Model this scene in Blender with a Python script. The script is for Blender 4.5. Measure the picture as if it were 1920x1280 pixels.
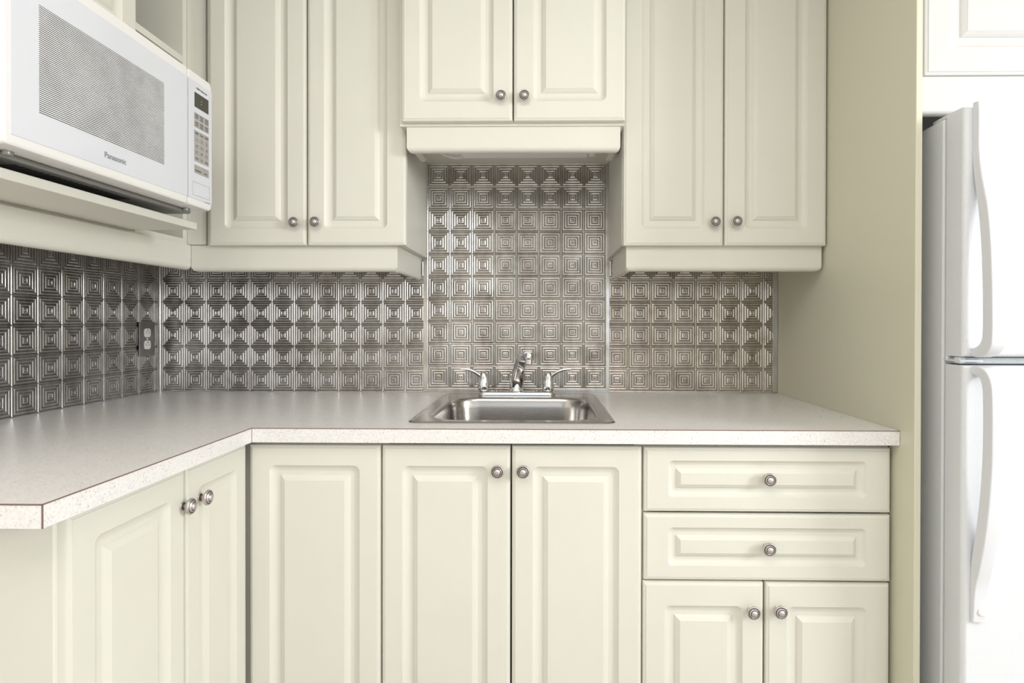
import bpy, bmesh, math, random
from mathutils import Matrix, Vector
random.seed(7)
for o in list(bpy.data.objects): bpy.data.objects.remove(o)
S = bpy.context.scene
COL = S.collection

# ------------------------------------------------------------------ camera
F_PX, PPX, PPY = 1097.0, 1000.4, 608.5
cd = bpy.data.cameras.new('camera'); cam = bpy.data.objects.new('camera', cd); COL.objects.link(cam)
cd.sensor_width = 36.0; cd.lens = F_PX / 1920.0 * 36.0
cd.shift_x = -(PPX - 960.0) / 1920.0; cd.shift_y = (PPY - 640.0) / 1920.0
cd.clip_start = 0.02
cam.matrix_world = Matrix.Translation((0, -2.01, 1.157)) @ Matrix.Rotation(.016, 4, 'Z') @ Matrix.Rotation(math.pi/2 - .005, 4, 'X') @ Matrix.Rotation(.0015, 4, 'Z')
S.camera = cam

# ------------------------------------------------------------------ view / world / lights
S.view_settings.view_transform = 'Standard'; S.view_settings.look = 'None'
S.view_settings.gamma = 1.0; S.view_settings.use_curve_mapping = False
S.view_settings.exposure = -0.20
w = bpy.data.worlds.new('world'); S.world = w; w.use_nodes = True
w.node_tree.nodes['Background'].inputs[0].default_value = (.80, .90, 1.0, 1)
w.node_tree.nodes['Background'].inputs[1].default_value = 1.0

def area(name, loc, direction, sx, sy, power, color=(1, 1, 1)):
    l = bpy.data.lights.new(name, 'AREA'); l.shape = 'RECTANGLE'; l.size = sx; l.size_y = sy
    l.energy = power; l.color = color
    o = bpy.data.objects.new(name, l); COL.objects.link(o); o.location = loc
    o.rotation_euler = Vector(direction).to_track_quat('-Z', 'Y').to_euler()
    return o
area('window_daylight_right', (3.37, -2.60, 1.90), (-1, 0, 0), .95, .95, 98, (.97, .985, 1.0))
area('fill_light_rear', (0.45, -4.17, 1.40), (0, 1, 0), 2.3, 1.3, 7, (.97, .985, 1.0))  # unseen fill added behind the camera, sized by the tin's bright reflection
area('fill_light_overhead', (-0.10, -2.15, 2.40), (0, 0, -1), 1.6, 1.2, 24, (1.0, .92, .83))  # added overhead fill to brighten room and worktop, no lamp in view

# ------------------------------------------------------------------ materials
MATS = {}
def mat(name, color, rough=.5, metal=0.0, spec=None, coat=0.0):
    m = bpy.data.materials.new(name); m.use_nodes = True
    b = m.node_tree.nodes['Principled BSDF']
    b.inputs['Base Color'].default_value = (*color, 1); b.inputs['Roughness'].default_value = rough
    b.inputs['Metallic'].default_value = metal
    if spec is not None: b.inputs['Specular IOR Level'].default_value = spec
    if coat: b.inputs['Coat Weight'].default_value = coat
    MATS[name] = m
    return m
def nd(m, t, **kw):
    n = m.node_tree.nodes.new(t)
    for k, v in kw.items(): setattr(n, k, v)
    return n
def lk(m, a, b): m.node_tree.links.new(a, b)
def coords(m, scale=(1, 1, 1)):
    g = nd(m, 'ShaderNodeNewGeometry'); mp = nd(m, 'ShaderNodeMapping'); mp.inputs['Scale'].default_value = scale
    lk(m, g.outputs['Position'], mp.inputs['Vector']); return mp.outputs[0]
def noise(m, vec, scale, detail=3, rough=.5):
    n = nd(m, 'ShaderNodeTexNoise'); n.inputs['Scale'].default_value = scale
    n.inputs['Detail'].default_value = detail; n.inputs['Roughness'].default_value = rough
    lk(m, vec, n.inputs['Vector']); return n
def ramp(m, fac, stops):
    r = nd(m, 'ShaderNodeValToRGB'); e = r.color_ramp.elements
    while len(e) < len(stops): e.new(.5)
    for k, (p, c) in enumerate(stops):
        e[k].position = p; e[k].color = (*c, 1)
    lk(m, fac, r.inputs[0]); return r.outputs[0]
def bump(m, h, strength, dist=.001):
    b = nd(m, 'ShaderNodeBump'); b.inputs['Strength'].default_value = strength; b.inputs['Distance'].default_value = dist
    lk(m, h, b.inputs['Height']); return b.outputs[0]
def bsdf(m): return m.node_tree.nodes['Principled BSDF']

# cream painted foil of the cabinets
CAB = mat('cream_foil', (.77, .755, .60), .42)
v = coords(CAB); n1 = noise(CAB, v, 5, 4)
lk(CAB, ramp(CAB, n1.outputs['Fac'], [(.3, (.728, .720, .645)), (.7, (.748, .740, .668))]), bsdf(CAB).inputs['Base Color'])
n2 = noise(CAB, coords(CAB, (1, 1, 6)), 160, 2); lk(CAB, bump(CAB, n2.outputs['Fac'], .06), bsdf(CAB).inputs['Normal'])
PANEL = mat('cream_laminate_panel', (.70, .685, .55), .45)
n2 = noise(PANEL, coords(PANEL), 260, 2); lk(PANEL, bump(PANEL, n2.outputs['Fac'], .10), bsdf(PANEL).inputs['Normal'])
WHITECAB = mat('white_foil', (.68, .675, .665), .4)
WHITE = mat('white_plastic', (.80, .79, .775), .3)
GLASSWHITE = mat('white_glass_front', (.68, .705, .755), .12)
FRIDGE = mat('fridge_enamel', (.77, .795, .83), .35)
n2 = noise(FRIDGE, coords(FRIDGE), 330, 3); lk(FRIDGE, bump(FRIDGE, n2.outputs['Fac'], .30, .002), bsdf(FRIDGE).inputs['Normal'])
HANDLE = mat('fridge_handle_plastic', (.77, .785, .83), .3)
GREYSTRIP = mat('grey_textured_strip', (.55, .58, .60), .4)
n2 = noise(GREYSTRIP, coords(GREYSTRIP), 400, 2); lk(GREYSTRIP, bump(GREYSTRIP, n2.outputs['Fac'], .6, .002), bsdf(GREYSTRIP).inputs['Normal'])
GASKET = mat('gasket', (.45, .45, .45), .6)
DARK = mat('dark_void', (.02, .02, .018), .8)
# tin
def tin(name, c0, c1, c2, rough):
    m = mat(name, c1, rough, 1.0)
    v = coords(m); n = noise(m, v, 9, 6, .6); n3 = noise(m, coords(m, (1, 1, .35)), 45, 4, .6)
    mx = nd(m, 'ShaderNodeMath', operation='MULTIPLY_ADD'); lk(m, n3.outputs['Fac'], mx.inputs[0]); mx.inputs[1].default_value = .55
    lk(m, n.outputs['Fac'], mx.inputs[2])
    sc = nd(m, 'ShaderNodeMath', operation='MULTIPLY'); lk(m, mx.outputs[0], sc.inputs[0]); sc.inputs[1].default_value = .65
    lk(m, ramp(m, sc.outputs[0], [(.32, c0), (.5, c1), (.68, c2)]), bsdf(m).inputs['Base Color'])
    n4 = noise(m, v, 500, 3); lk(m, bump(m, n4.outputs['Fac'], .12), bsdf(m).inputs['Normal'])
    return m
TIN = tin('pressed_tin', (.36, .33, .30), (.58, .56, .54), (.72, .71, .70), .22)
TINB = tin('pressed_tin_brown', (.36, .30, .26), (.58, .53, .49), (.72, .68, .64), .22)
TINDIM = tin('pressed_tin_dim_reflection', (.27, .26, .25), (.45, .445, .44), (.60, .60, .60), .22)  # darker copy of the tin: left wall's dim reflections put into the colour
TREC = tin('dark_tin_recess', (.07, .06, .055), (.13, .12, .11), (.20, .19, .18), .42)  # darker tin for the flat valley faces between the ridges
TRIM = tin('tin_trim', (.5, .48, .46), (.68, .67, .66), (.78, .78, .78), .22)
CHROME = mat('chrome', (.80, .81, .83), .06, 1.0)
STEEL = mat('brushed_steel', (.50, .48, .46), .20, 1.0)
n2 = noise(STEEL, coords(STEEL, (1, 1, 40)), 60, 3); lk(STEEL, bump(STEEL, n2.outputs['Fac'], .08), bsdf(STEEL).inputs['Normal'])
KNOB = mat('antique_pewter', (.60, .56, .555), .42, 1.0)
n2 = noise(KNOB, coords(KNOB), 700, 2); lk(KNOB, bump(KNOB, n2.outputs['Fac'], .3), bsdf(KNOB).inputs['Normal'])
PATINA = mat('dark_patina', (.10, .08, .08), .45, .8)
# laminate worktop
LAM = mat('speckled_laminate', (.74, .72, .70), .30)
v = coords(LAM)
vo = nd(LAM, 'ShaderNodeTexVoronoi'); vo.inputs['Scale'].default_value = 210; lk(LAM, v, vo.inputs['Vector'])
nn = noise(LAM, v, 38, 5, .7); nm = noise(LAM, v, 420, 2)
ad = nd(LAM, 'ShaderNodeMath', operation='MULTIPLY_ADD'); lk(LAM, nn.outputs['Fac'], ad.inputs[0]); ad.inputs[1].default_value = .55; lk(LAM, vo.outputs['Distance'], ad.inputs[2])
lk(LAM, ramp(LAM, ad.outputs[0], [(.34, (.44, .42, .41)), (.44, (.76, .745, .74)), (.62, (.80, .785, .78)), (.95, (.85, .84, .835))]), bsdf(LAM).inputs['Base Color'])
lk(LAM, bump(LAM, nm.outputs['Fac'], .10), bsdf(LAM).inputs['Normal'])
BROWN = mat('laminate_seam', (.22, .14, .12), .6)
WALL = mat('wall_paint', (.80, .78, .72), .8)
CEIL = mat('ceiling_paint', (.85, .85, .83), .9)
FLOOR = mat('floor_board', (.42, .36, .29), .45)
nf = noise(FLOOR, coords(FLOOR, (1, 12, 1)), 4, 4); lk(FLOOR, ramp(FLOOR, nf.outputs['Fac'], [(.3, (.46, .43, .39)), (.7, (.58, .55, .51))]), bsdf(FLOOR).inputs['Base Color'])
GREYMETAL = mat('grey_casing', (.30, .30, .29), .35, .5)
BLACK = mat('black', (.012, .012, .012), .5)
DISPLAY = mat('display_glass', (.035, .033, .022), .12)
KEY = mat('key_grey', (.36, .345, .325), .5)
KEYTXT = mat('key_print', (.09, .085, .08), .6)
LOGO = mat('logo_grey', (.24, .25, .28), .5)
LED = mat('clock_dots', (.1, .1, .02), .4); bsdf(LED).inputs['Emission Color'].default_value = (.8, .8, .35, 1); bsdf(LED).inputs['Emission Strength'].default_value = .8
PLATE = tin('tin_outlet_plate', (.16, .15, .145), (.27, .265, .26), (.36, .355, .35), .38)
IVORY = mat('receptacle_plastic', (.78, .78, .75), .3)
FIXT = mat('fixture_plastic', (.90, .87, .87), .4)
# microwave window: fine horizontal print lines over a mottled screen
MWIN = mat('striped_window', (.8, .8, .8), .15)
g = nd(MWIN, 'ShaderNodeNewGeometry'); sp = nd(MWIN, 'ShaderNodeSeparateXYZ'); lk(MWIN, g.outputs['Position'], sp.inputs[0])
m1 = nd(MWIN, 'ShaderNodeMath', operation='MULTIPLY'); lk(MWIN, sp.outputs['Z'], m1.inputs[0]); m1.inputs[1].default_value = 1 / .00322
m2 = nd(MWIN, 'ShaderNodeMath', operation='FRACT'); lk(MWIN, m1.outputs[0], m2.inputs[0])
m3 = nd(MWIN, 'ShaderNodeMath', operation='GREATER_THAN'); lk(MWIN, m2.outputs[0], m3.inputs[0]); m3.inputs[1].default_value = .53
nz = noise(MWIN, coords(MWIN), 22, 4, .6)
cr = ramp(MWIN, nz.outputs['Fac'], [(.35, (.70, .71, .73)), (.62, (.84, .85, .88))])
mx = nd(MWIN, 'ShaderNodeMix', data_type='RGBA'); lk(MWIN, m3.outputs[0], mx.inputs[0]); lk(MWIN, cr, mx.inputs[6]); mx.inputs[7].default_value = (.035, .038, .045, 1)
lk(MWIN, mx.outputs[2], bsdf(MWIN).inputs['Base Color'])

# ------------------------------------------------------------------ mesh helpers
class MB:
    """collects vertices and faces in world coordinates"""
    def __init__(s): s.v = []; s.f = []; s.m = []
    def add(s, vs, fs, mi=0):
        o = len(s.v); s.v += [tuple(p) for p in vs]; s.f += [tuple(i + o for i in f) for f in fs]; s.m += [mi] * len(fs)
    def box(s, x0, x1, y0, y1, z0, z1, mi=0):
        x0, x1 = sorted((x0, x1)); y0, y1 = sorted((y0, y1)); z0, z1 = sorted((z0, z1))
        s.add([(x0,y0,z0),(x1,y0,z0),(x1,y1,z0),(x0,y1,z0),(x0,y0,z1),(x1,y0,z1),(x1,y1,z1),(x0,y1,z1)],
              [(0,3,2,1),(4,5,6,7),(0,1,5,4),(1,2,6,5),(2,3,7,6),(3,0,4,7)], mi)
        return s
    def rbox(s, x0, x1, y0, y1, z0, z1, r, seg=2, sel=None, mi=0):
        bm = bmesh.new(); bmesh.ops.create_cube(bm, size=1)
        for p in bm.verts:
            p.co = Vector((x0 if p.co.x < 0 else x1, y0 if p.co.y < 0 else y1, z0 if p.co.z < 0 else z1))
        es = [e for e in bm.edges if sel is None or sel((e.verts[0].co + e.verts[1].co) / 2, (e.verts[0].co - e.verts[1].co))]
        bmesh.ops.bevel(bm, geom=es, offset=r, segments=seg, profile=.5, affect='EDGES')
        s.frombm(bm, mi); return s
    def frombm(s, bm, mi=0):
        bm.verts.index_update(); s.add([p.co[:] for p in bm.verts], [[q.index for q in f.verts] for f in bm.faces], mi); bm.free()
    def loops(s, L, cap0=True, cap1=True, mi=0, mis=None, closed=True):
        n = len(L[0]); o = len(s.v)
        for lp in L: s.v += [tuple(p) for p in lp]
        for k in range(len(L) - 1):
            mm = mis[k] if mis else mi
            for i in range(n if closed else n - 1):
                j = (i + 1) % n
                s.f.append((o + k*n + i, o + k*n + j, o + (k+1)*n + j, o + (k+1)*n + i)); s.m.append(mm)
        if cap0: s.f.append(tuple(o + i for i in reversed(range(n)))); s.m.append(mis[0] if mis else mi)
        if cap1: s.f.append(tuple(o + (len(L)-1)*n + i for i in range(n))); s.m.append(mis[-1] if mis else mi)
        return s
    def tube(s, pts, rad, n=12, flat=1.0, mi=0, up=(0, 0, 1)):
        pts = [Vector(p) for p in pts]; L = []
        for k, p in enumerate(pts):
            t = (pts[min(k+1, len(pts)-1)] - pts[max(k-1, 0)]).normalized()
            a = t.cross(Vector(up));  a = a.normalized() if a.length > 1e-4 else t.cross(Vector((0, 1, 0))).normalized()
            b = a.cross(t).normalized(); r = rad[k] if isinstance(rad, (list, tuple)) else rad
            L.append([p + a * (r * math.cos(2*math.pi*i/n)) + b * (r * flat * math.sin(2*math.pi*i/n)) for i in range(n)])
        return s.loops(L, mi=mi)
    def lathe(s, prof, o, axis, n=28, mis=None):
        a = Vector(axis).normalized(); u = a.orthogonal().normalized(); w_ = a.cross(u); o = Vector(o)
        L = [[o + a*h + (u*math.cos(2*math.pi*i/n) + w_*math.sin(2*math.pi*i/n)) * max(r, .00005) for i in range(n)] for r, h in prof]
        return s.loops(L, mis=mis)

def obj(name, mb, mats, parent=None, origin=None, smooth=35, normals=True):
    me = bpy.data.meshes.new(name)
    xs = [p[0] for p in mb.v]; ys = [p[1] for p in mb.v]; zs = [p[2] for p in mb.v]
    if origin is None: origin = ((min(xs)+max(xs))/2, (min(ys)+max(ys))/2, min(zs))
    ox, oy, oz = origin
    me.from_pydata([(p[0]-ox, p[1]-oy, p[2]-oz) for p in mb.v], [], mb.f)
    if not isinstance(mats, (list, tuple)): mats = [mats]
    for m in mats: me.materials.append(m)
    for p, mi in zip(me.polygons, mb.m): p.material_index = mi
    if normals:
        bm = bmesh.new(); bm.from_mesh(me); bmesh.ops.recalc_face_normals(bm, faces=bm.faces); bm.to_mesh(me); bm.free()
    for p in me.polygons: p.use_smooth = True
    me.set_sharp_from_angle(angle=math.radians(smooth))
    o = bpy.data.objects.new(name, me); COL.objects.link(o)
    if name != 'backsplash_panel':
        wn = o.modifiers.new('weighted_normal', 'WEIGHTED_NORMAL'); wn.keep_sharp = True; wn.weight = 100; wn.mode = 'FACE_AREA'
    if parent is not None:
        o.parent = parent; base = parent['_o']; o.location = (ox-base[0], oy-base[1], oz-base[2])
    else: o.location = origin
    o['_o'] = list(origin)
    return o
def tag(o, label, cat, group=None):
    o['label'] = label; o['category'] = cat
    if group: o['group'] = group
    return o
def thing(name, loc, label, cat, group=None):
    o = bpy.data.objects.new(name, None); COL.objects.link(o); o.location = loc; o['_o'] = list(loc)
    o.empty_display_size = .05
    return tag(o, label, cat, group)
def struct(name, mb, m):
    o = obj(name, mb, m); o['kind'] = 'structure'; return o
def part(name, mb, mats, parent, label=None, **k):
    o = obj(name, mb, mats, parent, **k)
    if label: o['label'] = label
    return o

# frames: BACK wall things face -y, LEFT wall things face +x
def BK(x, z, n, y): return (x, y - n, z)          # u = x
def LF(u, z, n, x): return (x + n, u, z)          # u = y
def rr(u0, u1, v0, v1, r, K=4):
    """rounded rectangle points, counter-clockwise"""
    P = []
    for cx, cy, a0 in ((u1-r, v0+r, -90), (u1-r, v1-r, 0), (u0+r, v1-r, 90), (u0+r, v0+r, 180)):
        for k in range(K+1):
            a = math.radians(a0 + 90*k/K); P.append((cx + r*math.cos(a), cy + r*math.sin(a)))
    return P

def door_front(u0, u1, v0, v1, face, fr, gl=.048, gr=.048, gb=.048, gt=.048, t=.018, sc=1.0):
    """raised-panel cabinet front, face at n=0, back at n=-t"""
    mb = MB(); L = []
    e = .0003
    for d, n in ((.0015, -t), (0, -t+.0015), (0, -.0065), (.0022, -.0028), (.0070, -.0012), (.0078, -.0012), (.0082, 0)):
        L.append([(p, n) for p in rr(u0+d, u1-d, v0+d, v1-d, .0015 if d == 0 else e)])
    R = .013 * sc
    for d, n, r in ((0, 0, R), (.0016, -.0014, R), (.0045, -.0046, R), (.0095, -.0072, R*.9), (.0140, -.0082, R*.8), (.0155, -.0082, R*.7),
                    (.0235, -.0080, e), (.0245, -.0062, e), (.0300, -.0030, e), (.0345, -.0012, e), (.0355, -.0003, e)):
        d *= sc
        L.append([(p, n) for p in rr(u0+gl+d, u1-gr-d, v0+gb+d, v1-gt-d, r)])
    mb.loops([[face(p[0], p[1], n, fr) for p, n in lp] for lp in L])
    return mb

KPROF = [(.0006, 0), (.0085, 0), (.0088, .0015), (.0075, .0028), (.0058, .0038), (.0050, .0065), (.0054, .0100), (.0085, .0125), (.0135, .0138),
         (.0152, .0155), (.0155, .0175), (.0146, .0195), (.0136, .0202), (.0128, .0200), (.0120, .0190), (.0112, .0200), (.0102, .0222), (.0092, .0232),
         (.0086, .0230), (.0080, .0220), (.0074, .0232), (.0068, .0240), (.0050, .0255), (.0028, .0262), (.0003, .0264)]
KMIS = [0]*24
for k in (3, 4, 13, 14, 18, 19): KMIS[k] = 1
def knob(parent, base, axis):
    mb = MB(); mb.lathe(KPROF, base, axis, 28, KMIS)
    return obj('knob', mb, [KNOB, PATINA], parent, origin=base, smooth=50)

def carcass(parent, x0, x1, yb, yf, z0, z1, top=True, name='carcass', m=CAB, t=.016, front='y'):
    mb = MB()
    if front == 'y':
        mb.box(x0, x0+t, yf, yb, z0, z1).box(x1-t, x1, yf, yb, z0, z1).box(x0+t, x1-t, yf, yb, z0, z0+t).box(x0+t, x1-t, yb-.006, yb, z0+t, z1)
        if top: mb.box(x0+t, x1-t, yf, yb-.006, z1-t, z1)
    return part(name, mb, m, parent)

# ------------------------------------------------------------------ structure
XL, XR, YB, YR, ZC = -1.331, 3.40, 0.0, -4.20, 2.44
def holed(axis, plane, u0, u1, z0, z1, hu0, hu1, hz0, hz1, th):
    mb = MB(); us = [u0, hu0, hu1, u1]; zs = [z0, hz0, hz1, z1]
    for i in range(3):
        for k in range(3):
            if i == 1 and k == 1: continue
            if axis == 'x': mb.box(plane, plane+th, us[i], us[i+1], zs[k], zs[k+1])
            else: mb.box(us[i], us[i+1], plane, plane+th, zs[k], zs[k+1])
    return mb
struct('floor', MB().box(XL-.1, XR+.1, YR-.1, .1, -.05, 0), FLOOR)
struct('ceiling', MB().box(XL-.1, XR+.1, YR-.1, .1, ZC, ZC+.05), CEIL)
struct('wall_back', MB().box(XL-.1, XR+.1, 0, .1, 0, ZC), WALL)
struct('wall_left', MB().box(XL-.1, XL, YR, 0, 0, ZC), WALL)
struct('wall_right', holed('x', XR, YR, 0, 0, ZC, -3.10, -2.10, 1.40, 2.40, .1), WALL)
struct('wall_rear', holed('y', YR-.1, XL-.1, XR+.1, 0, ZC, -.70, 1.60, .75, 2.05, .1), WALL)
def frame_y(mb, x0, x1, y, z0, z1, w_, t, mull=0):
    mb.box(x0, x0+w_, y, y+t, z0, z1).box(x1-w_, x1, y, y+t, z0, z1).box(x0+w_, x1-w_, y, y+t, z0, z0+w_).box(x0+w_, x1-w_, y, y+t, z1-w_, z1)
    for k in range(mull):
        xm = x0 + (x1-x0)*(k+1)/(mull+1); mb.box(xm-.025, xm+.025, y, y+t, z0+w_, z1-w_)
mb = MB(); frame_y(mb, -.70, 1.60, YR-.07, .75, 2.05, .05, .05, 1); struct('rear_fill_frame', mb, WHITE)  # frame and mullion added around the unseen rear fill light
mb = MB(); x = XR+.02
mb.box(x, x+.05, -3.10, -3.06, 1.40, 2.40).box(x, x+.05, -2.14, -2.10, 1.40, 2.40).box(x, x+.05, -3.06, -2.14, 1.40, 1.44).box(x, x+.05, -3.06, -2.14, 2.36, 2.40)
struct('window_1', mb, WHITE)

# ------------------------------------------------------------------ pressed tin backsplash
P = .0768
RING = [(.0000, .0012), (.0012, .0011), (.0026, .0000), (.0034, 0)]
for c in (.0062, .0146, .0230, .0314): RING += [(c-.0036 if c > .01 else c-.0026, 0), (c-.0024, .0006), (c-.0012, .0015), (c+.0007, .0015), (c+.0020, .0006), (c+.0032, 0)]
RING += [(.0358, 0), (.0367, .0007), (.0377, .0015), (.0384, .0017)]
VALLEY = {3, 4, 10, 16, 22, 28}
def tin_panel(name, face, fr, bu0, bu1, bv0, bv1, gu, nu, gv, nv, m, label, clip=None, px=P, pz=P, sink=0.0):
    """sheet bu0..bu1 x bv0..bv1 with a grid of pressed squares starting at gu, gv"""
    bm = bmesh.new()
    for i in range(nu):
        for k in range(nv):
            cu = gu + (i+.5)*px; cv = gv + (k+.5)*pz
            for j, (a, b) in enumerate((((-1, -1), (1, -1)), ((1, -1), (1, 1)), ((1, 1), (-1, 1)), ((-1, 1), (-1, -1)))):
                prev = None           # each side has its own vertices, so the mitres stay crisp
                for ri, (r, h) in enumerate(RING):
                    su, sv = r*px/P, r*pz/P
                    q = [bm.verts.new((cu, cv, h))] if r == 0 else [bm.verts.new((cu+e[0]*su, cv+e[1]*sv, h)) for e in (a, b)]
                    if prev is not None:
                        f_ = bm.faces.new((prev[0], q[0], q[1])) if len(prev) == 1 else bm.faces.new((prev[0], q[0], q[1], prev[1]))
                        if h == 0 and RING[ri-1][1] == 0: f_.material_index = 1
                    prev = q
    c = clip or (bu0, bu1, bv0, bv1)
    for co, no in (((c[0]+.0004, 0, 0), (-1, 0, 0)), ((c[1]-.0004, 0, 0), (1, 0, 0)), ((0, c[2]+.0004, 0), (0, -1, 0)), ((0, c[3]-.0004, 0), (0, 1, 0))):
        bmesh.ops.bisect_plane(bm, geom=bm.verts[:] + bm.edges[:] + bm.faces[:], plane_co=co, plane_no=no, clear_outer=True)
    mb = MB(); bm.verts.index_update()
    flip = 1
    mb.add([face(p.co.x, p.co.y, p.co.z + .0016, fr) for p in bm.verts], [[q.index for q in f.verts] for f in bm.faces]); mb.m = [f.material_index for f in bm.faces]; bm.free()
    a = face(bu0, bv0, .0002, fr); b = face(bu1, bv1, .0015, fr)
    mb.box(a[0], b[0], a[1], b[1], a[2], b[2])
    o = obj(name, mb, [m, TREC], smooth=42, normals=False)
    # orient the relief outwards
    bm = bmesh.new(); bm.from_mesh(o.data)
    nrm = Vector(face(0, 0, 1, 0)) - Vector(face(0, 0, 0, 0))
    for f in bm.faces:
        if len(f.verts) <= 8 and f.normal.dot(nrm) < -.01 and f.calc_center_median().dot(nrm) + Vector(o.location).dot(nrm) > Vector(face(0, 0, .00155, fr)).dot(nrm): f.normal_flip()
    bm.to_mesh(o.data); bm.free()
    tag(o, label, 'backsplash', 'pressed tin backsplash sheets')
    return o
CT = .914
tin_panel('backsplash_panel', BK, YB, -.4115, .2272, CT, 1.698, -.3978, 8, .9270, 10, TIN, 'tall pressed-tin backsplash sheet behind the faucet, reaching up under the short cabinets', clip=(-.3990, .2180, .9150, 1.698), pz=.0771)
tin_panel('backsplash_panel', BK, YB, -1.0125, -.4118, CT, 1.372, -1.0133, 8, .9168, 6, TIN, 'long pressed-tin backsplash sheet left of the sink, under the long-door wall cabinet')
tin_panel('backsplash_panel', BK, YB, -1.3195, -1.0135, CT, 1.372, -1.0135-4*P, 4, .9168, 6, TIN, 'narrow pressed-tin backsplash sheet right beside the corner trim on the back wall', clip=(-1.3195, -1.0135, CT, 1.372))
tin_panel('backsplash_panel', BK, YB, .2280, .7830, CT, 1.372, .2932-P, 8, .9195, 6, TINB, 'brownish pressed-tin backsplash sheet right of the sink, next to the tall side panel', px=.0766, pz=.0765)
tin_panel('backsplash_panel', LF, XL, -1.30, -.0125, CT, 1.372, -.0289-17*.0768, 18, .9155, 6, TINDIM, 'pressed-tin backsplash sheet, toned darker for dim reflections, on the left wall behind the electrical outlet')
# trims
mb = MB(); mb.tube([(XL+.0055, -.0055, CT+.0005), (XL+.0055, -.0055, 1.372)], .0045, 14, up=(0, 1, 0))
tag(obj('corner_trim', mb, TRIM), 'shiny rounded metal strip covering the inside corner of the tin backsplash', 'trim strip')
mb = MB(); mb.rbox(.7835, .7995, -.004, -.0003, CT+.0005, 1.372, .001, 1)
tag(obj('edge_trim', mb, TRIM), 'flat metal edge strip between brownish tin sheet and tall side panel', 'trim strip')
mb = MB(); mb.rbox(-1.0150, -1.0108, -.0050, -.0018, CT+.0008, 1.3722, .0012, 2)
tag(obj('seam_trim', mb, TRIM), 'thin bright seam strip joining the two tin sheets left of the sink', 'trim strip')

# electrical outlet on the left wall
t = thing('electrical_outlet', (XL+.005, -.075, 1.040), 'duplex electrical outlet with tin cover plate and white receptacles near the corner', 'outlet')
mb = MB(); mb.rbox(XL+.0045, XL+.0095, -.1130, -.0370, 1.0400, 1.1550, .0022, 2); part('cover_plate', mb, PLATE, t)
for zc in (1.1180, 1.0780):
    mb = MB(); L = [[LF(p[0], p[1], n, XL) for p in rr(-.077-.0155+d, -.077+.0155-d, zc-.0145+d, zc+.0145-d, .0085, 5)] for d, n in ((0, .0090), (0, .0110), (.001, .0118))]
    mb.loops(L); r_ = part('receptacle', mb, IVORY, t)
    mb = MB(); mb.box(XL+.0115, XL+.0121, -.0845, -.0830, zc-.003, zc+.005).box(XL+.0115, XL+.0121, -.0710, -.0695, zc-.003, zc+.005)
    mb.lathe([(.0022, 0), (.0022, .0006)], (XL+.0115, -.077, zc+.0085), (1, 0, 0), 10)
    part('slot', mb, BLACK, r_)
mb = MB(); mb.lathe([(.0034, 0), (.0034, .0012), (.0016, .0020)], (XL+.0094, -.077, 1.098), (1, 0, 0), 14); part('screw', mb, IVORY, t)

# ------------------------------------------------------------------ worktop
EX, EY, FY = -.6640, -1.2450, -.6870
xs = [XL+.0015, EX, -.303, .152, .8000]; ys = [EY, FY, -.595, -.100, -.0045]
CB = .8810
vid = {}; mb = MB()
def cell(i, k):
    if not (0 <= i < 4 and 0 <= k < 4): return False
    if k == 0 and i > 0: return False
    if i == 2 and k == 2: return False
    return True
def vtx(i, k, top):
    q = (i, k, top)
    if q not in vid: vid[q] = len(mb.v); mb.v.append((xs[i], ys[k], CT if top else CB))
    return vid[q]
for i in range(4):
    for k in range(4):
        if not cell(i, k): continue
        mb.f.append((vtx(i,k,1), vtx(i+1,k,1), vtx(i+1,k+1,1), vtx(i,k+1,1))); mb.f.append((vtx(i,k,0), vtx(i,k+1,0), vtx(i+1,k+1,0), vtx(i+1,k,0)))
        for (di, dk, a, b) in ((-1,0,(i,k+1),(i,k)), (1,0,(i+1,k),(i+1,k+1)), (0,-1,(i,k),(i+1,k)), (0,1,(i+1,k+1),(i,k+1))):
            if not cell(i+di, k+dk): mb.f.append((vtx(*a,0), vtx(*b,0), vtx(*b,1), vtx(*a,1)))
mb.m = [0]*len(mb.f)
ct = tag(obj('countertop', mb, LAM), 'L-shaped pale speckled laminate countertop running from left wall to tall side panel', 'countertop')
s_ = .0006
mb = MB(); mb.box(EX, .8000, FY-s_, FY+.0004, CT-.0016, CT+.0002).box(EX-.0004, EX+s_, EY, FY, CT-.0016, CT+.0002).box(XL+.0015, EX, EY-s_, EY+.0004, CT-.0018, CT+.0002)
mb.box(EX-.0010, EX+s_, EY-s_, EY+.0010, CB, CT).box(EX-.0004, EX+.0009, FY-s_, FY+.0004, CB, CT)
part('edge_seam', mb, BROWN, ct, 'thin brown laminate seam line')

# ------------------------------------------------------------------ base cabinets
YF = -.6655                   # door faces of the back run
GB = 'base cabinets under the countertop'
ZT = .8720
def bdoor(parent, x0, x1, z0, z1, kn=None, **k):
    d = part('door', door_front(x0, x1, z0, z1, BK, YF, **k), CAB, parent)
    if kn: knob(d, (kn[0], YF, kn[1]), (0, -1, 0))
    return d
# corner unit
t = thing('base_cabinet', (-.53, -.33, 0), 'knobless single-door corner base cabinet left of the sink cabinet', 'base cabinet', GB)
carcass(t, -.699, -.3745, -.012, YF+.0185, .10, .8795)
part('toe_kick', MB().box(-.699, -.3745, -.60, -.585, 0, .0995), CAB, t)
bdoor(t, -.6812, -.3752, .115, ZT)
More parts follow.
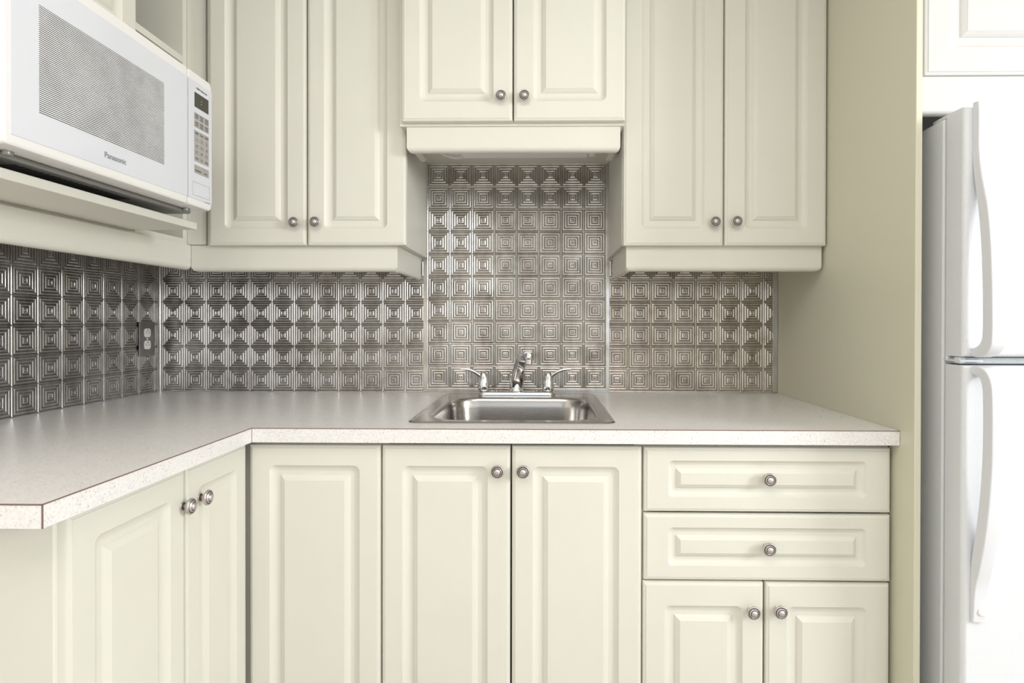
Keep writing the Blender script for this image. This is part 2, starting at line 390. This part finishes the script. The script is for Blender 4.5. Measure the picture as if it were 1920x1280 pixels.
# sink unit
t = thing('base_cabinet', (-.072, -.33, 0), 'two-door base cabinet with two knobs directly under the sink', 'base cabinet', GB)
carcass(t, -.3740, .2290, -.012, YF+.0185, .10, .8795, top=False)
part('toe_kick', MB().box(-.3740, .2290, -.60, -.585, 0, .0995), CAB, t)
bdoor(t, -.3720, -.0745, .115, ZT, (-.1035, .8155), gr=.052)
bdoor(t, -.0710, .2278, .115, ZT, (-.0450, .8155), gr=.052)
# drawer unit
t = thing('base_cabinet', (.515, -.33, 0), 'base cabinet with two drawers above two doors, beside tall side panel', 'base cabinet', GB)
carcass(t, .2300, .7960, -.012, YF+.0185, .10, .8795)
part('toe_kick', MB().box(.2300, .7960, -.60, -.585, 0, .0995), CAB, t)
for z0, z1, kz in ((.7215, .8705, .8005), (.5640, .7170, .6430)):
    d = part('drawer', door_front(.2318, .7945, z0, z1, BK, YF, gl=.056, gr=.056, gb=.034, gt=.031, sc=.82), CAB, t)
    knob(d, (.5128, YF, kz), (0, -1, 0))
bdoor(t, .2302, .5068, .115, .5605, (.4780, .4990), gl=.050, gt=.054)
bdoor(t, .5110, .7930, .115, .5600, (.5390, .5010), gr=.052, gt=.054)
# left run
XF = -.6838
t = thing('base_cabinet', (-1.0, -.93, 0), 'two-door base cabinet on the left wall with flat end panel facing forward', 'base cabinet', GB)
mb = MB(); mb.box(XL+.004, XF-.0185, -1.1655, -.012, .10, .116).box(XL+.004, XL+.010, -1.1655, -.012, .116, .8795).box(XL+.010, XF-.0185, -.028, -.012, .116, .8795).box(XL+.010, XF-.0185, -1.1655, -.70, .8640, .8795)
part('carcass', mb, CAB, t)
part('end_panel', MB().rbox(XL+.004, XF-.0165, -1.1850, -1.1665, .0, .8800, .0012, 1), CAB, t)
part('toe_kick', MB().box(-.765, -.75, -1.1655, -.62, 0, .0995), CAB, t)
for y0, y1, ky in ((-1.1790, -.9010, -.9120), (-.8985, -.6690, -.8560)):
    d = part('door', door_front(y0, y1, .115, .8755, LF, XF, gl=.050 if y0 < -1 else .040, gr=.046), CAB, t)
    knob(d, (XF, ky, .8060), (1, 0, 0))

# ------------------------------------------------------------------ tall side panel
PX0, PX1 = .8010, .8150
tag(obj('side_panel', MB().rbox(PX0, PX1, -.7380, -.002, 0, 2.43, .0012, 1), PANEL), 'tall flat cream panel standing between the kitchen run and the refrigerator', 'side panel')

# ------------------------------------------------------------------ wall cabinets
YU = -.3515; ZB = 1.3735; ZU = 2.24
GW = 'wall cabinets above the backsplash'
def under(c, d): return c.z < under.z and (abs(d.z) < 1e-6) and (c.y < under.y or abs(d.y) > 1e-6)
def valance(parent, x0, x1, y, z0, z1, r=.014, ret=None, name='valance'):
    mb = MB(); zc = (z0+z1)/2
    f = lambda c, d: c.z < zc and abs(d.z) < 1e-6 and not (c.y > y + .010 and abs(d.x) > 1e-6)
    mb.rbox(x0, x1, y, y+.018, z0, z1, r, 4, f)
    for q in ret or []:
        a, b, yb, zz = q
        mb.rbox(a, b, y+.0175, yb, zz, z1, min(r, .007), 3, lambda c, d: c.z < zc and abs(d.z) < 1e-6 and abs(d.y) > 1e-6)
    return part(name, mb, CAB, parent)
def wdoor(parent, x0, x1, z0, z1, y, kn, **k):
    d = part('door', door_front(x0, x1, z0, z1, BK, y, **k), CAB, parent)
    knob(d, (kn[0], y, kn[1]), (0, -1, 0))
# left
t = thing('wall_cabinet', (-.70, -.166, 1.30), 'two-door wall cabinet left of the sink with tall raised-panel doors', 'wall cabinet', GW)
carcass(t, -.9690, -.3990, -.004, YU+.0185, ZB+.003, ZU)
part('filler', MB().rbox(-1.0285, -.9745, -.3340, -.3180, 1.3780, ZU, .0012, 1), CAB, t)
wdoor(t, -.9575, -.6760, ZB, ZU-.005, YU, (-.7045, 1.4370), gl=.048, gr=.052)
wdoor(t, -.6722, -.3895, ZB, ZU-.005, YU, (-.6445, 1.4380), gl=.048, gr=.054)
valance(t, -1.0185, -.4190, -.3310, 1.3010, 1.3765, ret=[(-.4370, -.4190, -.003, 1.3010)])
# right
t = thing('wall_cabinet', (.51, -.166, 1.30), 'two-door wall cabinet right of the sink with tall doors, against the side panel', 'wall cabinet', GW)
carcass(t, .2245, .7995, -.004, YU+.0185, ZB+.003, ZU)
wdoor(t, .2262, .5087, ZB-.0015, ZU-.005, YU, (.4812, 1.4370), gl=.052, gr=.054)
wdoor(t, .5115, .7972, ZB-.0015, ZU-.005, YU, (.5415, 1.4380), gl=.056, gr=.054)
valance(t, .2380, .7925, -.3310, 1.3020, 1.3765, ret=[(.2380, .2560, -.003, 1.3020)])
# centre, standing proud
YH = -.4065
t = thing('wall_cabinet', (-.084, -.19, 1.63), 'short two-door wall cabinet standing proud above the sink, with hood-like valance', 'wall cabinet', GW)
carcass(t, -.3975, .2230, -.004, YH+.0185, 1.6985, ZU)
wdoor(t, -.3900, -.0842, 1.7065, ZU-.005, YH, (-.1150, 1.7700), gl=.050, gr=.052, gb=.054)
wdoor(t, -.0812, .2245, 1.7065, ZU-.005, YH, (-.0515, 1.7700), gl=.053, gr=.052, gb=.054)
valance(t, -.3800, .2135, -.3845, 1.6290, 1.6980, ret=[(-.3800, -.3580, -.215, 1.6480), (.1915, .2135, -.215, 1.6480)])
# under-cabinet light
t = thing('cabinet_light', (-.075, -.22, 1.675), 'slim white strip light screwed under the short cabinet above the sink', 'light fixture')
part('housing', MB().rbox(-.3050, .1560, -.250, -.190, 1.6720, 1.6980, .005, 2), FIXT, t)
part('diffuser', MB().rbox(-.2500, .1350, -.2505, -.190, 1.6650, 1.6740, .002, 2), FIXT, t)
part('end_cap', MB().rbox(.1400, .1590, -.247, -.191, 1.6670, 1.6750, .003, 2), FIXT, t)
for dx, dz in ((0, 0), (.004, .004)):
    pts = [(-.345+dx, -.24, 1.690), (-.325+dx, -.225, 1.6800-dz), (-.300+dx, -.212, 1.6690-dz), (-.275+dx, -.205, 1.6640-dz), (-.255+dx, -.203, 1.6660-dz), (-.243+dx, -.205, 1.6760)]
    part('cable', MB().tube(pts, .0022, 8), WHITE, t)

# left wall: open shelf unit, valance, microwave shelf, cabinet above
XV = -1.0290
t = thing('open_shelf_unit', (-1.18, -.45, 1.377), 'narrow open shelf unit in the corner beside the microwave', 'shelf unit')
mb = MB(); mb.box(XL+.002, XV, -.3530, -.3315, 1.3770, ZU).box(XL+.002, XV, -.5665, -.5500, 1.4090, ZU).box(XL+.002, XV, -.5665, -.3530, 1.3770, 1.3830).box(XL+.002, XV, -.5500, -.3530, 1.3830, 1.3935).box(XL+.002, XL+.008, -.5500, -.3530, 1.3935, ZU).box(XL+.008, XV, -.5500, -.3530, ZU-.016, ZU)
part('carcass', mb, CAB, t)
for z in (1.8945, 1.6300):
    part('shelf', MB().box(XL+.009, XV-.001, -.5495, -.3535, z, z+.0185), CAB, t)
mb = MB(); mb.rbox(-1.0375, -1.0190, -1.300, -.3320, 1.3055, 1.3762, .014, 4, lambda c, d: c.z < 1.33 and abs(d.y) > .1 and c.x > -1.028)
mb.box(-1.060, -1.0285, -1.300, -.5675, 1.3763, 1.3838)
tag(obj('valance', mb, CAB), 'long cream valance board with rounded lower edge under the microwave shelf', 'valance')
tag(obj('shelf', MB().rbox(XL+.0025, -.8610, -1.300, -.5672, 1.3840, 1.4012, .001, 1), CAB), 'projecting cream shelf board carrying the white microwave', 'shelf')
t = thing('wall_cabinet', (-1.18, -.93, 1.80), 'wall cabinet on the left wall above the microwave, partly cut off by frame', 'wall cabinet', GW)
mb = MB(); mb.box(XL+.002, -1.0285, -1.300, -.5670, 1.8000, 1.8160).box(XL+.002, -1.0285, -1.300, -1.284, 1.8160, ZU).box(XL+.002, -1.0285, -.5830, -.5670, 1.8160, ZU).box(XL+.002, XL+.010, -1.284, -.583, 1.8160, ZU).box(XL+.010, -1.0285, -1.284, -.583, ZU-.016, ZU)
part('carcass', mb, CAB, t)
part('door', door_front(-.9320, -.5665, 1.8130, ZU-.005, LF, -1.0098, gl=.048, gr=.052, gb=.052), CAB, t)
part('door', door_front(-1.2990, -.9340, 1.8130, ZU-.005, LF, -1.0098, gl=.048, gr=.048, gb=.052), CAB, t)
# lower corner block between shelf unit and shelf: side wall under the upper cabinet
tag(obj('back_board', MB().box(XL+.0025, XL+.0105, -1.300, -.5675, 1.4020, 1.7990), CAB), 'cream back board on the wall behind the microwave', 'board')

# ------------------------------------------------------------------ microwave
XM = -.8050
t = thing('microwave_oven', (-.99, -.873, 1.4012), 'white microwave oven with striped window sitting on the projecting shelf', 'microwave')
mb = MB(); mb.rbox(-1.190, -.8330, -1.1440, -.6030, 1.4230, 1.7300, .006, 2); part('casing', mb, WHITE, t)
mb = MB(); mb.rbox(-1.180, -.8450, -1.1300, -.6150, 1.4140, 1.4235, .0055, 3); pan = part('base_pan', mb, GREYMETAL, t, 'grey metal underside')
mb = MB()
for k in range(22): mb.box(-1.05, -.868, -1.060 + k*.0125, -1.0535 + k*.0125, 1.4134, 1.4142)
v_ = part('vent', mb, BLACK, pan)
for x in (-.8400, -1.150):
    for y in (-1.105, -.6450):
        mb = MB(); mb.lathe([(.0060, 0), (.0080, .0020), (.0085, .0135 if x < -1 else .0070)], (x, y, 1.4014 if x < -1 else 1.4160), (0, 0, 1), 16); part('foot', mb, GREYMETAL, t)
def mw_front(y0, y1, r):
    """front block with soft rims above and below"""
    mb = MB(); L = []
    zb, zt = 1.4225, 1.7335
    for d, n, k in ((.0, -.0280, 1), (0, -.0070, 1), (.0012, -.0025, 1), (.0045, 0.0, 1)):
        L.append([LF(p[0], p[1], n, XM) for p in rr(y0+d, y1-d, zb+d*1.5, zt-d*1.5, r)])
    return mb.loops(L)
d = part('door', mw_front(-1.1475, -.6948, .006), WHITE, t)
mb = MB(); mb.rbox(XM-.002, XM+.0008, -1.1380, -.6965, 1.4395, 1.7110, .0006, 1); part('door_glass', mb, GLASSWHITE, d, 'bluish white glossy door front')
mb = MB(); mb.box(XM+.0002, XM+.0011, -1.0876, -.7795, 1.4885, 1.6612); part('window', mb, MWIN, d, 'window printed with fine dark horizontal lines')
cp = part('control_panel', mw_front(-.6935, -.5980, .010), WHITE, t)
mb = MB(); mb.rbox(XM-.002, XM+.0008, -.6925, -.6005, 1.4395, 1.7110, .0006, 1); part('panel_face', mb, GLASSWHITE, cp)
mb = MB(); mb.box(XM, XM+.0012, -.6710, -.6150, 1.6525, 1.6865); disp = part('display', mb, DISPLAY, cp, 'dark clock display with glowing colon')
mb = MB()
for z in (1.6660, 1.6725): mb.box(XM+.0008, XM+.0014, -.6455, -.6435, z-.0008, z+.0008)
part('colon', mb, LED, disp)
def text(parent, name, s, y, z, size, m, n=.0013, align='LEFT', sx=1.0, y_right=None, bold=0.0):
    c = bpy.data.curves.new('t', 'FONT'); c.body = s; c.size = size; c.align_x = align; c.extrude = .00008; c.resolution_u = 3; c.offset = bold
    o = bpy.data.objects.new('t', c); COL.objects.link(o)
    dg = bpy.context.evaluated_depsgraph_get(); me = bpy.data.meshes.new_from_object(o.evaluated_get(dg))
    vs = [p.co.copy() for p in me.vertices]; fs = [tuple(p.vertices) for p in me.polygons]
    bpy.data.objects.remove(o); bpy.data.curves.remove(c)
    if y_right is not None:
        x0 = min(p.x for p in vs); x1 = max(p.x for p in vs); sx = (y_right - y) / (x1 - x0)
    mb = MB(); mb.add([(XM + n + p.z, y + p.x*sx, z + p.y) for p in vs], fs); bpy.data.meshes.remove(me)
    return part(name, mb, m, parent, normals=False, smooth=20)
text(d, 'brand_lettering', 'Panasonic', -.9490, 1.4580, .0150, LOGO, y_right=-.8938, bold=.0002)
text(cp, 'lettering', '1200W High Power', -.6650, 1.6955, .0056, KEYTXT, y_right=-.6215, bold=.0001)
text(cp, 'lettering', 'NN-SN752W', -.6310, 1.4385, .0034, LOGO, y_right=-.6085)
colsY = [(-.6725, -.6543), (-.6528, -.6346), (-.6331, -.6145)]
def button(y0, y1, z0, z1, txt=None, lines=0, size=.007, ty=0):
    mb = MB(); mb.rbox(XM+.0006, XM+.0016, y0, y1, z0, z1, .0004, 1); b = part('button', mb, KEY, cp)
    if txt: text(b, 'lettering', txt, (y0+y1)/2, (z0+z1)/2 - size*.34 + ty, size, KEYTXT, n=.0018, align='CENTER', bold=.0001)
    if lines:
        mb = MB(); h = (z1-z0)/(lines+1)
        for k in range(lines):
            wd = (y1-y0)*(.36, .30, .38)[k % 3]; zc = z1 - h*(k+1); mb.box(XM+.0015, XM+.0018, (y0+y1)/2-wd, (y0+y1)/2+wd, zc-h*.22, zc+h*.22)
        part('print', mb, KEYTXT, b)
for r_, (z0, z1) in enumerate(((1.6235, 1.6395), (1.6060, 1.6220))):
    for c_, (y0, y1) in enumerate(colsY): button(y0, y1, z0, z1, lines=(2, 3, 3)[c_] if r_ == 0 else (2, 3, 2)[c_])
rows = [('Quick', 'Power', 'Set'), ('1', '2', '3'), ('4', '5', '6'), ('7', '8', '9'), ('Clock', '0', 'Timer')]
for r_, row in enumerate(rows):
    z1 = 1.5990 - r_*.0145
    for c_, (y0, y1) in enumerate(colsY):
        if r_ == 0 and c_ != 1: button(y0, y1, z1-.0134, z1, lines=1)
        else: button(y0, y1, z1-.0134, z1, row[c_], size=.0075 if len(row[c_]) == 1 else .0052)
button(-.6725, -.6430, 1.5005, 1.5190, 'Stop/Reset', size=.0052, ty=-.003); button(-.6415, -.6145, 1.5005, 1.5190, 'Start', size=.0060, ty=-.003)
mb = MB()
for z in (1.4785, 1.4485): mb.box(XM+.0006, XM+.0011, -.6786, -.6110, z-.0004, z+.0004)
mb.box(XM+.0006, XM+.0011, -.6115, -.6110, 1.4485, 1.4785).box(XM+.0006, XM+.0011, -.6786, -.6781, 1.4485, 1.4785)
part('outline', mb, KEY, cp)

# ------------------------------------------------------------------ refrigerator
FX0, FX1, FF = .8530, 1.600, -.8120
t = thing('refrigerator', (1.23, -.42, 0), 'white top-freezer refrigerator with curved white handles beside the tall side panel', 'refrigerator')
part('body', MB().rbox(FX0, FX1, -.7490, -.060, .02, 1.5900, .006, 3), FRIDGE, t)
part('gasket', MB().box(FX0+.012, FX1-.012, -.7560, -.7492, .10, 1.585), GASKET, t)
part('divider_strip', MB().rbox(FX0+.006, FX1-.006, -.7900, -.7492, 1.0715, 1.0850, .002, 1), GREYSTRIP, t, 'grey textured strip between the doors')
mb = MB(); mb.rbox(.8600, .9100, -.7700, -.7000, 1.5905, 1.6000, .004, 2); part('hinge_cover', mb, WHITE, t)
mb = MB(); mb.box(.8535, .9000, -.8000, -.7495, 1.0765, 1.0800).tube([(.8585, -.7560, 1.0800), (.8585, -.7560, 1.0900)], .0055, 12, up=(0, 1, 0)); mb.rbox(.8545, .8680, -.7960, -.7790, 1.0730, 1.0860, .002, 1)
part('hinge', mb, HANDLE, t)
mb = MB()
for k in range(4): mb.box(FX0+.02, FX1-.02, -.745, -.74, .02+.018*k, .030+.018*k)
part('grille', mb, GASKET, t)
def fdoor(name, z0, z1):
    mb = MB(); r = .011
    mb.rbox(FX0, FX1, FF, -.7570, z0, z1, r, 5, lambda c, d: c.y < -.8 )
    return part(name, mb, FRIDGE, t)
fz = fdoor('freezer_door', 1.0870, 1.5945)
fd = fdoor('fridge_door', .1000, 1.0690)
HX0, HX1 = .8670, .8955
def catm(P_, n=5):
    out = []
    for i in range(len(P_)-1):
        p0 = P_[max(i-1, 0)]; p1 = P_[i]; p2 = P_[i+1]; p3 = P_[min(i+2, len(P_)-1)]
        for k in range(n):
            u = k/n
            out.append(tuple(.5*((2*b) + (-a+c)*u + (2*a-5*b+4*c-d_)*u*u + (-a+3*b-3*c+d_)*u**3) for a, b, c, d_ in zip(p0, p1, p2, p3)))
    out.append(P_[-1]); return out
def handle(parent, outer, inner, ch=.0035):
    """outer/inner = matching (stand-off, z) stations; a strap with softened edges"""
    A = catm(outer); B = catm(inner); L = []
    for (so, zo), (si, zi) in zip(A, B):
        o_ = Vector((0, FF-so, zo)); i_ = Vector((0, FF-si, zi)); dd = (o_ - i_)
        c_ = min(ch, dd.length*.35); dn = dd.normalized() if dd.length > 1e-6 else Vector((0, -1, 0))
        pts = [(HX0+ch*.4, i_), (HX0, i_ + dn*c_*.5), (HX0, o_ - dn*c_), (HX0+ch*.35, o_ - dn*c_*.35), (HX0+ch, o_), (HX1-ch, o_), (HX1-ch*.35, o_ - dn*c_*.35), (HX1, o_ - dn*c_), (HX1, i_ + dn*c_*.5), (HX1-ch*.4, i_)]
        L.append([(x, p.y, p.z) for x, p in pts])
    return part('handle', MB().loops(L), HANDLE, parent, smooth=30)
ou = [(.0120, 1.5990), (.0165, 1.5930), (.0172, 1.5500), (.0180, 1.5000), (.0260, 1.4500), (.0400, 1.3900), (.0490, 1.3200), (.0535, 1.2400), (.0550, 1.1800), (.0550, 1.1350), (.0520, 1.1120), (.0400, 1.0960), (.0200, 1.0880), (.0008, 1.0875)]
iu = [(-.0005, 1.5990), (-.0005, 1.5930), (-.0005, 1.5500), (-.0005, 1.5000), (.0030, 1.4580), (.0140, 1.3950), (.0230, 1.3200), (.0275, 1.2400), (.0290, 1.1800), (.0290, 1.1450), (.0270, 1.1250), (.0200, 1.1130), (.0100, 1.1070), (.0008, 1.1050)]
handle(fz, ou, iu)
ol = [(.0008, 1.0685), (.0200, 1.0680), (.0400, 1.0600), (.0520, 1.0400), (.0560, 1.0100), (.0570, .9500), (.0560, .8800), (.0490, .8000), (.0390, .7300), (.0250, .6650), (.0150, .6300), (.0110, .6000), (.0095, .5700), (.0080, .5530)]
il = [(.0008, 1.0520), (.0120, 1.0500), (.0230, 1.0440), (.0290, 1.0260), (.0305, 1.0000), (.0310, .9500), (.0295, .8800), (.0225, .8000), (.0120, .7300), (.0020, .6750), (-.0005, .6300), (-.0005, .6000), (-.0005, .5700), (-.0005, .5530)]
hl = handle(fd, ol, il)
mb = MB(); mb.lathe([(.0078, -.002), (.0078, .0012), (.0066, .0022), (.001, .0026)], (.8825, FF-.0098, .5745), (0, -1, 0), 20); part('screw_cap', mb, WHITE, hl)
# give the cap a visible rim
# ------------------------------------------------------------------ cabinet above the refrigerator
t = thing('wall_cabinet', (1.21, -.36, 1.61), 'white wall cabinet above the refrigerator', 'wall cabinet', GW)
mb = MB(); x0, x1, yb, yf, z0, z1, q = .8160, 1.620, -.004, -.7190, 1.6880, ZU, .016
mb.box(x0, x0+q, yf, yb, z0, z1).box(x1-q, x1, yf, yb, z0, z1).box(x0+q, x1-q, yf, yb, z0, z0+q).box(x0+q, x1-q, yb-.006, yb, z0+q, z1).box(x0+q, x1-q, yf, yb-.006, z1-q, z1)
part('carcass', mb, WHITECAB, t)
part('door', door_front(.8185, 1.2170, 1.6865, ZU-.005, BK, -.7385, gl=.056, gr=.056, gb=.060), WHITECAB, t)
part('door', door_front(1.2190, 1.6180, 1.6865, ZU-.005, BK, -.7385, gl=.056, gr=.056, gb=.060), WHITECAB, t)
part('valance', MB().rbox(.8160, 1.620, -.7330, -.7150, 1.6060, 1.6860, .009, 3, lambda c, d: c.z < 1.65 and abs(d.x) > .1 and c.y < -.72), WHITECAB, t)

# crumbs near the side panel
mb = MB(); mb.tube([(0, 0, 0), (.0006, .0002, .0006), (.0016, .0004, .0010), (.0024, .0004, .0004)], [.0003, .0008, .0009, .0003], 6, flat=.6)
cr0 = obj('crumb', mb, BROWN, origin=(.0012, 0, -.0003))
for k, (x, y, a, lab) in enumerate(((.7665, -.3993, .3, 'tiny dark crumb on the countertop just left of the one against the side panel'), (.7136, -.4992, 1.4, 'tiny dark crumb on the countertop, farthest left from the side panel'),
                                (.7900, -.3870, 2.2, 'tiny dark crumb on the countertop right against the tall side panel'), (.7693, -.4936, .9, 'tiny dark crumb on the countertop, nearest the right front corner'))):
    o = cr0 if k == 0 else cr0.copy()
    if k: COL.objects.link(o)
    o.location = (x, y, CT+.0001); o.rotation_euler = (0, 0, a)
    tag(o, lab, 'crumb', 'crumbs on the countertop')

# ------------------------------------------------------------------ sink and faucet
def rrz(x0, x1, y0, y1, r, z, K=6): return [(a, b, z) for a, b in rr(x0, x1, y0, y1, r, K)]
SX0, SX1, SY0, SY1 = -.3270, .1760, -.6170, -.0480
BX0, BX1, BY0, BY1 = -.2880, .1420, -.5770, -.1520
L = []
for d, z, r in ((.0, CT+.0004, .030), (.0015, CT+.0024, .029), (.0045, CT+.0036, .027), (.0085, CT+.0030, .024), (.0120, CT+.0022, .022)):
    L.append(rrz(SX0+d, SX1-d, SY0+d, SY1-d, r, z))
for d, z, r in ((-.004, CT+.0022, .085), (0, CT+.0012, .084), (.003, CT-.0020, .083), (.006, CT-.0090, .082), (.010, CT-.030, .080), (.020, CT-.150, .075), (.032, CT-.168, .065), (.060, CT-.174, .05)):
    L.append(rrz(BX0+d, BX1-d, BY0+d, BY1-d, r, z))
mb = MB(); mb.loops(L, cap0=False)
sk = tag(obj('sink', mb, STEEL, smooth=60), 'single-bowl stainless steel sink set into the countertop', 'sink')
mb = MB(); mb.lathe([(.040, 0), (.042, .0018), (.034, .0022), (.030, -.0005), (.001, -.001)], (-.073, -.3645, CT-.1739), (0, 0, 1), 24); part('drain', mb, CHROME, sk)

t = thing('faucet', (-.086, -.098, CT+.002), 'chrome two-lever kitchen faucet behind the sink bowl', 'faucet')
FYc = -.098; zb = CT+.0023
L = [rrz(-.2120+d, .0410-d, FYc-.026+d, FYc+.026-d, .0255-d, z, 6) for d, z in ((0, zb), (0, zb+.009), (.0015, zb+.0125), (.0050, zb+.0145), (.0055, zb+.0150))]
part('base_plate', MB().loops(L), CHROME, t, smooth=50)
z1 = zb+.0150
for sgn, hx in ((-1, -.1940), (1, .0175)):
    mb = MB(); mb.lathe([(.0180, 0), (.0192, .0012), (.0192, .0030), (.0178, .0040), (.0190, .0060), (.0188, .018), (.0175, .032), (.0150, .046), (.0115, .056), (.0070, .0625), (.001, .0650)], (hx, FYc, z1), (0, 0, 1), 28)
    hb = part('handle_hub', mb, CHROME, t, smooth=60)
    zz = z1 + .047
    pts = [(hx + sgn*.004, FYc-.004, zz-.004), (hx + sgn*.016, FYc-.006, zz+.006), (hx + sgn*.030, FYc-.007, zz+.0155), (hx + sgn*.046, FYc-.008, zz+.0215), (hx + sgn*.062, FYc-.008, zz+.0240), (hx + sgn*.0740, FYc-.008, zz+.0245)]
    part('lever', MB().tube(pts, [.0062, .0058, .0052, .0048, .0046, .0040], 12, flat=.55, up=(0, 1, 0)), CHROME, hb, smooth=60)
mb = MB(); mb.lathe([(.0235, 0), (.0238, .0020), (.0225, .0042), (.0215, .0060), (.0215, .0240), (.0205, .0275), (.001, .0280)], (-.0870, FYc, z1), (0, 0, 1), 28); part('spout_collar', mb, CHROME, t, smooth=50)
mb = MB(); mb.lathe([(.0060, 0), (.0066, .002), (.0066, .034), (.0045, .037), (.0045, .040), (.0085, .043), (.0090, .048), (.0060, .052), (.001, .053)], (-.1020, FYc+.012, z1+.004), (0, 0, 1), 18); part('lift_rod', mb, CHROME, t, smooth=50)
# rectangular-section spout arm sweeping up and forward to the right
pth = catm([(-.0840, FYc-.004, z1+.016), (-.0820, FYc-.012, z1+.045), (-.0750, FYc-.028, z1+.080), (-.0660, FYc-.052, z1+.108), (-.0560, FYc-.080, z1+.122), (-.0450, FYc-.106, z1+.126)], 4)
W = catm([(.0190, .0150), (.0185, .0135), (.0165, .0115), (.0145, .0095), (.0130, .0085), (.0118, .0080)], 4)
L = []
for k, p in enumerate(pth):
    p = Vector(p); tt = (Vector(pth[min(k+1, len(pth)-1)]) - Vector(pth[max(k-1, 0)])).normalized()
    a = tt.cross(Vector((0, 0, 1))); a = a.normalized() if a.length > .05 else Vector((-1, 0, 0))
    if a.x > 0: a = -a
    b = a.cross(tt).normalized()
    L.append([p + a*q[0] + b*q[1] for q in rr(-W[k][0], W[k][0], -W[k][1], W[k][1], min(W[k])*.45, 3)])
part('spout', MB().loops(L), CHROME, t, smooth=50)
mb = MB(); mb.lathe([(.0100, 0), (.0112, .001), (.0112, .0150), (.0124, .0160), (.0130, .0200), (.0130, .0300), (.0100, .0355), (.001, .0370)], (-.0435, FYc-.110, z1+.0950), (0, 0, 1), 24)
part('aerator', mb, CHROME, t, smooth=50)

for o in bpy.data.objects:
    if '_o' in o.keys(): del o['_o']
